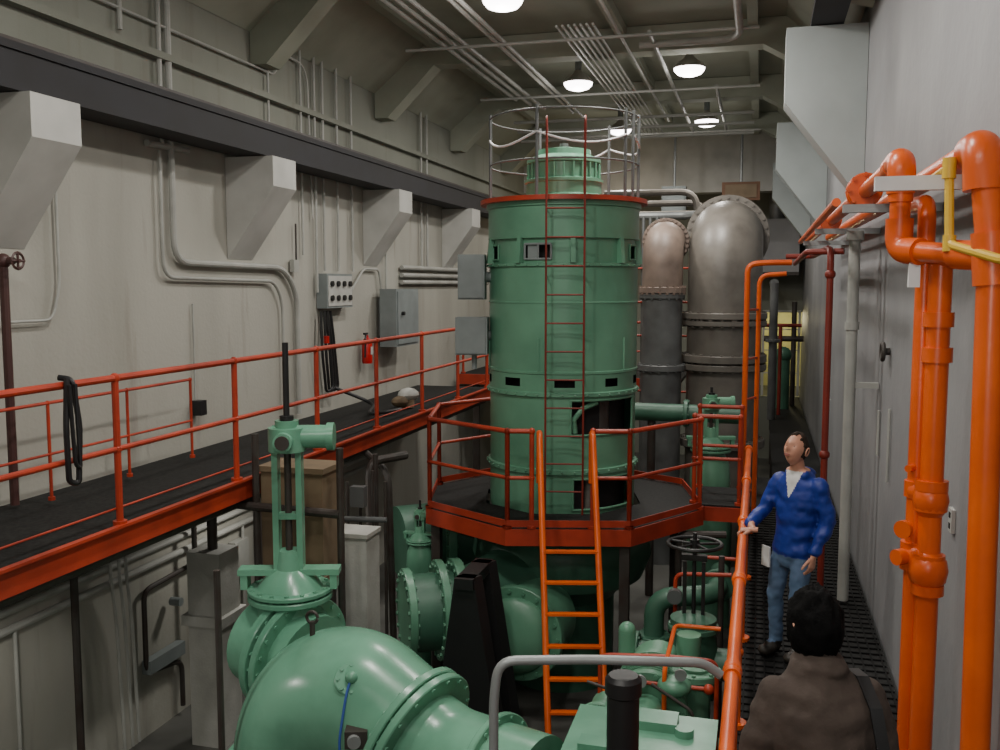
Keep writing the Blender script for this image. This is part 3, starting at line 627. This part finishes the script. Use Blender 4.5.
b.m('iron').tube([(-1.2,6.9,-3.0),(-.9,6.85,-3.05),(-.85,6.8,-3.6)],.012,.05); b.tube([(-.7,6.75,-2.9),(-.4,6.7,-3.05),(-.35,6.7,-3.6)],.012,.05)
b.m('galv').cyl((-.8,6.9,-2.95),(-.8,6.88,-2.95),.05); b.cyl((-.5,6.88,-2.86),(-.5,6.86,-2.86),.045); b.tube([(-.5,6.88,-2.86),(-.5,7.0,-2.92),(-.75,7.1,-3.0)],.008,.03)
b.done()
b = B('handwheel_valve').m('black')
hx, hy, hz = -.50,8.25,-2.24
b.tube([(hx+.23*math.cos(k*math.pi/14),hy+.23*math.sin(k*math.pi/14),hz) for k in range(29)],.018,.01,seg=8)
for k in range(5): a = k*2*math.pi/5+.3; b.cyl((hx,hy,hz),(hx+.22*math.cos(a),hy+.22*math.sin(a),hz),.012,seg=8)
b.cyl((hx,hy,hz-.05),(hx,hy,hz+.04),.04); b.cyl((hx,hy,hz+.1),(hx,hy,-3.2),.018)
for s in (-.08,.08): b.box((hx+s,hy,-2.65),(.03,.05,.5))
b.box((hx,hy,-2.36),(.22,.06,.05))
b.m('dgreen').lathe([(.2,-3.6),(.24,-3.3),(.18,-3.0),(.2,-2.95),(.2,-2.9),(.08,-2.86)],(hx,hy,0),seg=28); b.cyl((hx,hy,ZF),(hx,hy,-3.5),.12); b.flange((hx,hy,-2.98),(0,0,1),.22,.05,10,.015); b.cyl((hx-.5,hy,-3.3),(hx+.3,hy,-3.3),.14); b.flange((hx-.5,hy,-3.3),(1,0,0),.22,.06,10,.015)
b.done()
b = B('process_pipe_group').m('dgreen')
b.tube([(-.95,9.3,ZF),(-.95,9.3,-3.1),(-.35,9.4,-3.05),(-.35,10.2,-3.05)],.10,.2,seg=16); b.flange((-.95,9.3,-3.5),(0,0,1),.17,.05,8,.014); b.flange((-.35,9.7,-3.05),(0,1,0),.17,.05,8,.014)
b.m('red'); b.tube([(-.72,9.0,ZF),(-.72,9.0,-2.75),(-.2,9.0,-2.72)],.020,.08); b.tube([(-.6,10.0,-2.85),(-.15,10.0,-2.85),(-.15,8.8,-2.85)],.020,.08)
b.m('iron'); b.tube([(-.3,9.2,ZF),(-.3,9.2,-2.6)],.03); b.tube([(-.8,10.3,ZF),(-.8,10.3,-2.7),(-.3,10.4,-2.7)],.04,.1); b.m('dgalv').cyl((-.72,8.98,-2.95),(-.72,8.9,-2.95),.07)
b.done()

# ------------------------------------------------------------------ PEOPLE
def remeshed(b, voxel, smooth=4, it_noise=None, regions=None, parent=None, name=None):
    """fuse overlapping closed parts into one continuous skin"""
    bmesh.ops.recalc_face_normals(b.bm, faces=b.bm.faces[:])
    me = bpy.data.meshes.new('tmp'); b.bm.to_mesh(me); b.bm.free()
    ob = bpy.data.objects.new('tmp', me); bpy.context.collection.objects.link(ob)
    md = ob.modifiers.new('r','REMESH'); md.mode='VOXEL'; md.voxel_size=voxel
    sm = ob.modifiers.new('s','SMOOTH'); sm.factor=.5; sm.iterations=smooth
    dg = bpy.context.evaluated_depsgraph_get(); dg.update()
    m2 = bpy.data.meshes.new_from_object(ob.evaluated_get(dg)); bpy.data.objects.remove(ob)
    nb = B(name or b.name); nb.bm.from_mesh(m2); nb.bm.normal_update()
    for mk_ in regions[0]: nb.m(mk_)
    if it_noise:
        for v in nb.bm.verts: v.co += v.normal*it_noise(v.co)
    for f in nb.bm.faces: f.material_index = regions[1](f.calc_center_median())
    return nb.done(parent, sharp=80)

def make_hand(name, wrist, d, n, t, curl, parent, thumb_curl=.4, spread=.0):
    d, n, t = V(d).normalized(), V(n).normalized(), V(t).normalized()
    b = B(name); w = V(wrist)
    def ring(c, rw, rt): return [c+t*rw*math.cos(2*math.pi*k/16)+n*rt*math.sin(2*math.pi*k/16) for k in range(16)]
    b.rings([ring(w-d*.04,.026,.021),ring(w,.028,.02),ring(w+d*.03,.037,.017),ring(w+d*.07,.042,.015),ring(w+d*.092,.040,.013)])
    L = [.072,.082,.076,.058]
    for i,off in enumerate((.031,.0105,-.0105,-.030)):
        p = w+d*(.083-abs(i-1)*.004)+t*off; a = 0; pts=[p-d*.01,p]; ls=[.46,.30,.24]
        for k in range(3):
            a += curl[k]*(1+.06*i)
            dr = d*math.cos(a)+n*math.sin(a)+t*(spread*(1.5-i)/10)
            p = p+dr*L[i]*ls[k]; pts.append(p)
        b.sweep(pts,[.0095,.0098,.0088,.0080,.0062],10)
        b.ball(pts[-1],.0063,seg=8)
    p = w+d*.025+t*.026+n*.006; pts=[p]
    for k,(a,l) in enumerate(((.75,.042),(.5+thumb_curl*.3,.034),(.25+thumb_curl*.2,.026))):
        p = p+(d*math.cos(a)+t*math.sin(a)+n*thumb_curl*(.4+.3*k)).normalized()*l; pts.append(p)
    b.sweep(pts,[.015,.0125,.011,.0085],10); b.ball(pts[-1],.0085,seg=8)
    return remeshed(b,.0035,2,None,(['skin'],lambda c:0),parent,name)

def make_head(name, c, f, up, hair, hcond, hoff, parent, s=1.0, rough=.4):
    f = V(f).normalized(); x = f.cross(V(up)).normalized(); u = x.cross(f); c = V(c)
    def shape(X,Y,Z,k=1.0,feat=True):
        sx,sy,sz = .076*s*k,.096*s*k,.118*s*k
        px,py,pz = X*sx,Y*sy,Z*sz
        if Z < 0:
            px *= 1-.30*(-Z)**1.6
            if Y < 0: py *= 1-.40*(-Z)
        if Y > 0: py *= 1-.10*abs(X)
        g = lambda a,b_,w: math.exp(-((a-b_)/w)**2)
        if Y > 0 and feat:
            py += s*(.026*g(X,0,.15)*g(Z,-.20,.15) + .012*g(X,0,.11)*g(Z,.0,.2) - .011*(g(X,.36,.17)+g(X,-.36,.17))*g(Z,.06,.13) + .006*g(Z,.24,.10)*g(X,0,.6) + .009*g(X,0,.28)*g(Z,-.52,.12) + .010*g(X,0,.3)*g(Z,-.86,.14) - .004*g(X,0,.3)*g(Z,-.68,.05))
        return c+x*px+f*py+u*pz
    b = B(name).m('skin'); NU,NV = 56,44
    b.rings([[shape(math.sin(math.pi*(i+.5)/NV)*math.cos(2*math.pi*k/NU), math.sin(math.pi*(i+.5)/NV)*math.sin(2*math.pi*k/NU), -math.cos(math.pi*(i+.5)/NV)) for k in range(NU)] for i in range(NV)])
    for sd in (-1,1):
        e = shape(.38*sd,.84,.05)-f*.004
        b.m('eyew').ball(e,.0125*s,seg=12); b.m('eyed').ball(e+f*.0085*s,.0065*s,seg=8)
        b.m('skin').sweep([e+x*-.016*s+u*.011,e+u*.0145*s+f*.006,e+x*.016*s+u*.011],[.003,.0045,.003],8)
        b.m(hair).sweep([e+x*-.018*s+u*.023*s+f*.004,e+u*.028*s+f*.009,e+x*.018*s+u*.023*s+f*.004],[.0025,.0040,.0025],8)
        er = c+x*sd*.079*s-f*.008*s+u*-.005*s
        b.m('skin')
        pts = [er+u*(.030*s*math.cos(k*.5))+f*(.016*s*math.sin(k*.5)-.006*s)+x*sd*(.010+.004*math.cos(k*.5))*s for k in range(13)]
        b.sweep(pts,.0055*s,8); b.ball(er,.016*s,(.5,.8,1.3),seg=10); b.ball(er-u*.022*s,.008*s,seg=8)
    mo = shape(0,.97,-.53)
    b.m('lip').sweep([mo-x*.024*s-f*.010,mo-x*.010*s+u*.003-f*.001,mo+x*.010*s+u*.003-f*.001,mo+x*.024*s-f*.010],[.002,.0045,.0045,.002],8)
    b.sweep([mo-x*.020*s-f*.010-u*.006,mo-u*.009-f*.001,mo+x*.020*s-f*.010-u*.006],[.002,.005,.002],8)
    b.m(hair); G = {}
    for i in range(NV+1):
        for k in range(NU):
            th = math.pi*i/NV; X_,Y_,Z_ = math.sin(th)*math.cos(2*math.pi*k/NU), math.sin(th)*math.sin(2*math.pi*k/NU), -math.cos(th)
            h = hcond(X_,Y_,Z_)
            nz = noise.noise(V((X_,Y_,Z_))*3.0)*rough+noise.noise(V((X_*3,Y_*3,Z_*.8))*3.2)*rough*.9
            kk = .95+max(0,min(1,h))*(hoff+.05)*(1+nz)
            G[i,k] = (b.bm.verts.new(shape(X_,Y_,Z_,kk,False)), h)
    for i in range(NV):
        for k in range(NU):
            q = [G[i,k],G[i,(k+1)%NU],G[i+1,(k+1)%NU],G[i+1,k]]
            if max(a[1] for a in q) > 0: b.face([a[0] for a in q])
    return b.done(parent, sharp=60)

def person_empty(name):
    e = bpy.data.objects.new(name, None); bpy.context.collection.objects.link(e); return e

def build_body(par, pos, yaw, J, mats, region, fold, sc=1.0):
    ct, sn = math.cos(yaw), math.sin(yaw); P0 = V(pos)
    W = lambda p: P0+V((p[0]*ct-p[1]*sn, p[0]*sn+p[1]*ct, p[2]))*sc
    inv = lambda c: (lambda q: V((q.x*ct+q.y*sn, -q.x*sn+q.y*ct, q.z)))((c-P0)/sc)
    b = B('body')
    def loft(rs): b.rings([[W((cx+rx*math.cos(2*math.pi*k/28), cy+ry*math.sin(2*math.pi*k/28), z+tl*math.cos(2*math.pi*k/28))) for k in range(28)] for cx,cy,z,rx,ry,tl in rs])
    loft(J['torso']); loft(J['hips'])
    for ch, rr in J['limbs']:
        pts = []; rad = []
        for i in range(len(ch)-1):
            for t in (0,.33,.66): pts.append(W(V(ch[i]).lerp(V(ch[i+1]),t))); rad.append(sc*(rr[i]*(1-t)+rr[i+1]*t))
        pts.append(W(ch[-1])); rad.append(rr[-1]*sc); b.sweep(pts, rad, 18)
        b.ball(pts[0], rad[0]*.98); b.ball(pts[-1], rad[-1]*.98)
    for (c_,s_) in J['blobs']:
        b.ball(W(c_),sc,s_,seg=18)
    nf = lambda co: fold(inv(co))
    remeshed(b,.010,4,nf,(mats,lambda c: region(inv(c))),par,'body')
    return W

# man in the blue jacket
man = person_empty('man_in_blue_jacket')
yaw1 = math.atan2(.6,-.8)
J = dict(
 torso=[(-.01,-.01,.82,.160,.128,0),(-.01,-.01,.86,.168,.136,0),(-.01,-.015,.95,.165,.136,0),(-.015,-.02,1.08,.168,.138,0),(-.02,-.02,1.22,.182,.14,0),(-.03,-.02,1.34,.188,.13,0),(-.03,-.02,1.42,.165,.10,0),(-.03,-.02,1.47,.105,.08,0),(-.03,-.01,1.51,.07,.07,0)],
 hips=[(0,0,.74,.10,.10,0),(0,0,.80,.15,.112,0),(0,0,.92,.155,.118,0),(0,0,1.0,.15,.11,0)],
 limbs=[([(.085,0,.86),(.115,.05,.49),(.13,.0,.10)],[.088,.066,.052]), ([(-.085,0,.86),(-.10,.06,.49),(-.09,.0,.10)],[.088,.066,.052]),
        ([(.145,-.02,1.40),(.235,.07,1.15),(.225,.24,1.072)],[.068,.059,.045]), ([(-.205,-.02,1.40),(-.265,-.06,1.13),(-.23,.05,.91)],[.070,.060,.045]),
        ([(-.03,-.01,1.45),(-.025,.02,1.58)],[.056,.054])],
 blobs=[((.135,.07,.055),(.055,.07,.055)),((.14,.0,.06),(.05,.06,.06)),((.14,.13,.045),(.055,.06,.045)),((-.09,.05,.055),(.055,.07,.055)),((-.09,.0,.06),(.05,.06,.06)),((-.09,.12,.045),(.055,.06,.045)),
        ((-.03,-.06,1.475),(.10,.07,.05)),((.035,.01,1.475),(.04,.06,.045)),((-.095,.01,1.475),(.04,.06,.045))])
def reg1(q):
    if q.z < .105: return 3
    if q.z > 1.50 and abs(q.x+.03) < .09 and q.y > -.06: return 0
    if q.z > 1.535: return 0
    if q.y > .03 and q.z > 1.30 and abs(q.x+.03) < (q.z-1.30)*.38+.004: return 4
    if q.z < .835 and abs(q.x) < .19: return 2
    return 1
def fold1(q):
    if q.z < .1 or q.z > 1.49: return 0
    k = .015 if q.z > .83 else .010
    return k*noise.noise(V((q.x*6,q.y*6,q.z*14)))+.005*noise.noise(q*22)
MP = (.29,7.62,ZW+.005)
W1 = build_body(man, MP, yaw1, J, ['skin','jblue','jeans','shoe','shirt'], reg1, fold1)
hp = W1((-.025,.035,1.665))
make_head('head', hp, (-.50,-.74,.36), (0,0,1), 'hairb', lambda X,Y,Z: (1 if ((Z>.50 and Y<.62-.30*(.25<abs(X)<.6)) or (Z>.2 and Y<.30) or (Y<.14 and Z>-.45)) else 0), .11, man, 1.06, .3)
wr = V((-.09+.075,7.44,-1.93+.052))
make_hand('right_hand', wr, (-1,-.05,-.02), (0,0,-1), (0,-1,0), (.75,.9,.6), man, .7)
wl = W1((-.227,.062,.87))
make_hand('left_hand', wl, tuple((W1((0,.25,-1))-W1((0,0,0)))), tuple(W1((1,0,0))-W1((0,0,0))), tuple(W1((0,1,.25))-W1((0,0,0))), (.3,.4,.3), man, .3)
b = B('right_wrist').m('skin'); b.sweep([W1((.228,.22,1.075)), W1((.225,.25,1.07)).lerp(wr,.5), wr+V((.01,0,0))],[.030,.027,.024],14); b.done(man)
b = B('folded_paper').m('paper'); p = W1((.16,.12,.80)); b.box(p,(.012,.09,.16),rz=.7); b.done(man)

# man in brown jacket, seen from behind
man2 = person_empty('man_in_brown_jacket')
J2 = dict(
 torso=[(0,0,.78,.20,.15,0),(0,0,.84,.21,.16,0),(0,-.01,.98,.205,.16,0),(0,-.02,1.12,.21,.165,0),(0,-.02,1.24,.22,.165,0),(0,-.02,1.34,.22,.15,.0),(0,-.01,1.41,.19,.125,0),(0,.01,1.46,.13,.10,0),(0,.02,1.53,.095,.09,0)],
 hips=[(0,0,.72,.10,.10,0),(0,0,.80,.16,.12,0),(0,0,.92,.17,.125,0),(0,0,1.0,.16,.12,0)],
 limbs=[([(.09,0,.86),(.11,.04,.48),(.11,-.01,.10)],[.092,.068,.055]), ([(-.09,0,.86),(-.11,.04,.48),(-.11,-.01,.10)],[.092,.068,.055]),
        ([(.18,-.01,1.37),(.27,-.02,1.09),(.23,.16,.95)],[.082,.068,.05]), ([(-.18,-.01,1.37),(-.27,-.02,1.09),(-.23,.16,.95)],[.082,.068,.05]),
        ([(0,.03,1.44),(0,.06,1.58)],[.062,.058])],
 blobs=[((.11,.05,.055),(.055,.08,.055)),((.11,.12,.045),(.055,.06,.045)),((-.11,.05,.055),(.055,.08,.055)),((-.11,.12,.045),(.055,.06,.045)),((.11,-.02,.06),(.05,.05,.06)),((-.11,-.02,.06),(.05,.05,.06)),
        ((0,-.02,1.50),(.105,.075,.045)),((.06,.04,1.49),(.05,.07,.045)),((-.06,.04,1.49),(.05,.07,.045))])
def reg2(q):
    if q.z < .105: return 3
    if q.z > 1.555: return 0
    if q.z < .80 and abs(q.x) < .2: return 2
    return 1
def fold2(q):
    if q.z < .1 or q.z > 1.53: return 0
    return .014*noise.noise(V((q.x*5,q.y*5,q.z*12)))+.006*noise.noise(q*20)
SC2 = .965
W2 = build_body(man2, (.265,3.80,ZW+.005), .22, J2, ['skin','jbrown','jeans','shoe'], reg2, fold2, SC2)
make_head('head', W2((-.01,.075,1.625)), tuple(W2((-.15,1,-.15))-W2((0,0,0))), (0,0,1), 'hairk', lambda X,Y,Z: (1 if ((Y<.30 and Z>-.78) or (Z>.36)) else 0), .38, man2, 1.02, .30)
for sd in (1,-1):
    w_ = W2((sd*.225,.185,.935))
    make_hand('right_hand' if sd>0 else 'left_hand', w_, tuple(W2((-sd*.15,.8,-.55))-W2((0,0,0))), tuple(W2((-sd*1,0,-.3))-W2((0,0,0))), tuple(W2((0,.5,.85))-W2((0,0,0))), (.45,.5,.35), man2, .4)
b = B('shoulder_strap').m('black')
st = [W2(p) for p in ((.13,.16,1.15),(.14,.135,1.33),(.15,.07,1.452),(.155,-.03,1.462),(.17,-.15,1.385),(.185,-.198,1.25),(.19,-.205,1.10),(.19,-.19,.95))]
rg = []
wx = (W2((1,0,0))-W2((0,0,0)))
for i,p in enumerate(st):
    t = (st[min(i+1,len(st)-1)]-st[max(i-1,0)]).normalized(); nn = wx.cross(t).normalized()
    rg.append([p-wx*.024-nn*.006,p+wx*.024-nn*.006,p+wx*.024+nn*.006,p-wx*.024+nn*.006])
b.rings(rg); b.done(man2)

# ------------------------------------------------------------------ lights
light('camera_flash_light','POINT',(.05,.05,.12),125,(1,.98,.94),.06)
light('doorway_room_light','POINT',(.5,27.5,-.9),60,(1,.88,.5),.2)
light('rear_area_light','POINT',(-3.5,23,1.2),30,(1,.75,.4),.3)
for y in (5.2,9.3):  # fill lamps added under the left walkway to brighten the dark pit wall
    b = B('pit_fill_lamp').m('box').box((-5.05,y,ZL-.19),(.12,.30,.05)); b.m('lens').box((-5.05,y,ZL-.225),(.08,.26,.02)); b.done()
    ld = bpy.data.lights.new('pit_fill_light','AREA'); ld.size=.2; ld.energy=18; ld.color=(1,.96,.88)
    o = bpy.data.objects.new('pit_fill_light', ld); o.location=(-5.05,y,ZL-.25+H0); bpy.context.collection.objects.link(o)
w = bpy.data.worlds.new('world'); bpy.context.scene.world = w; w.use_nodes = True
w.node_tree.nodes['Background'].inputs[0].default_value = (.8,.85,.9,1); w.node_tree.nodes['Background'].inputs[1].default_value = .1

cd = bpy.data.cameras.new('camera'); cam = bpy.data.objects.new('camera', cd); bpy.context.collection.objects.link(cam)
cd.sensor_width = 36; cd.lens = 34.2; cam.location = (0,0,H0)
cam.rotation_euler = (math.radians(90-5.4), 0, math.radians(15.3)); cd.clip_start = .02
bpy.context.scene.camera = cam
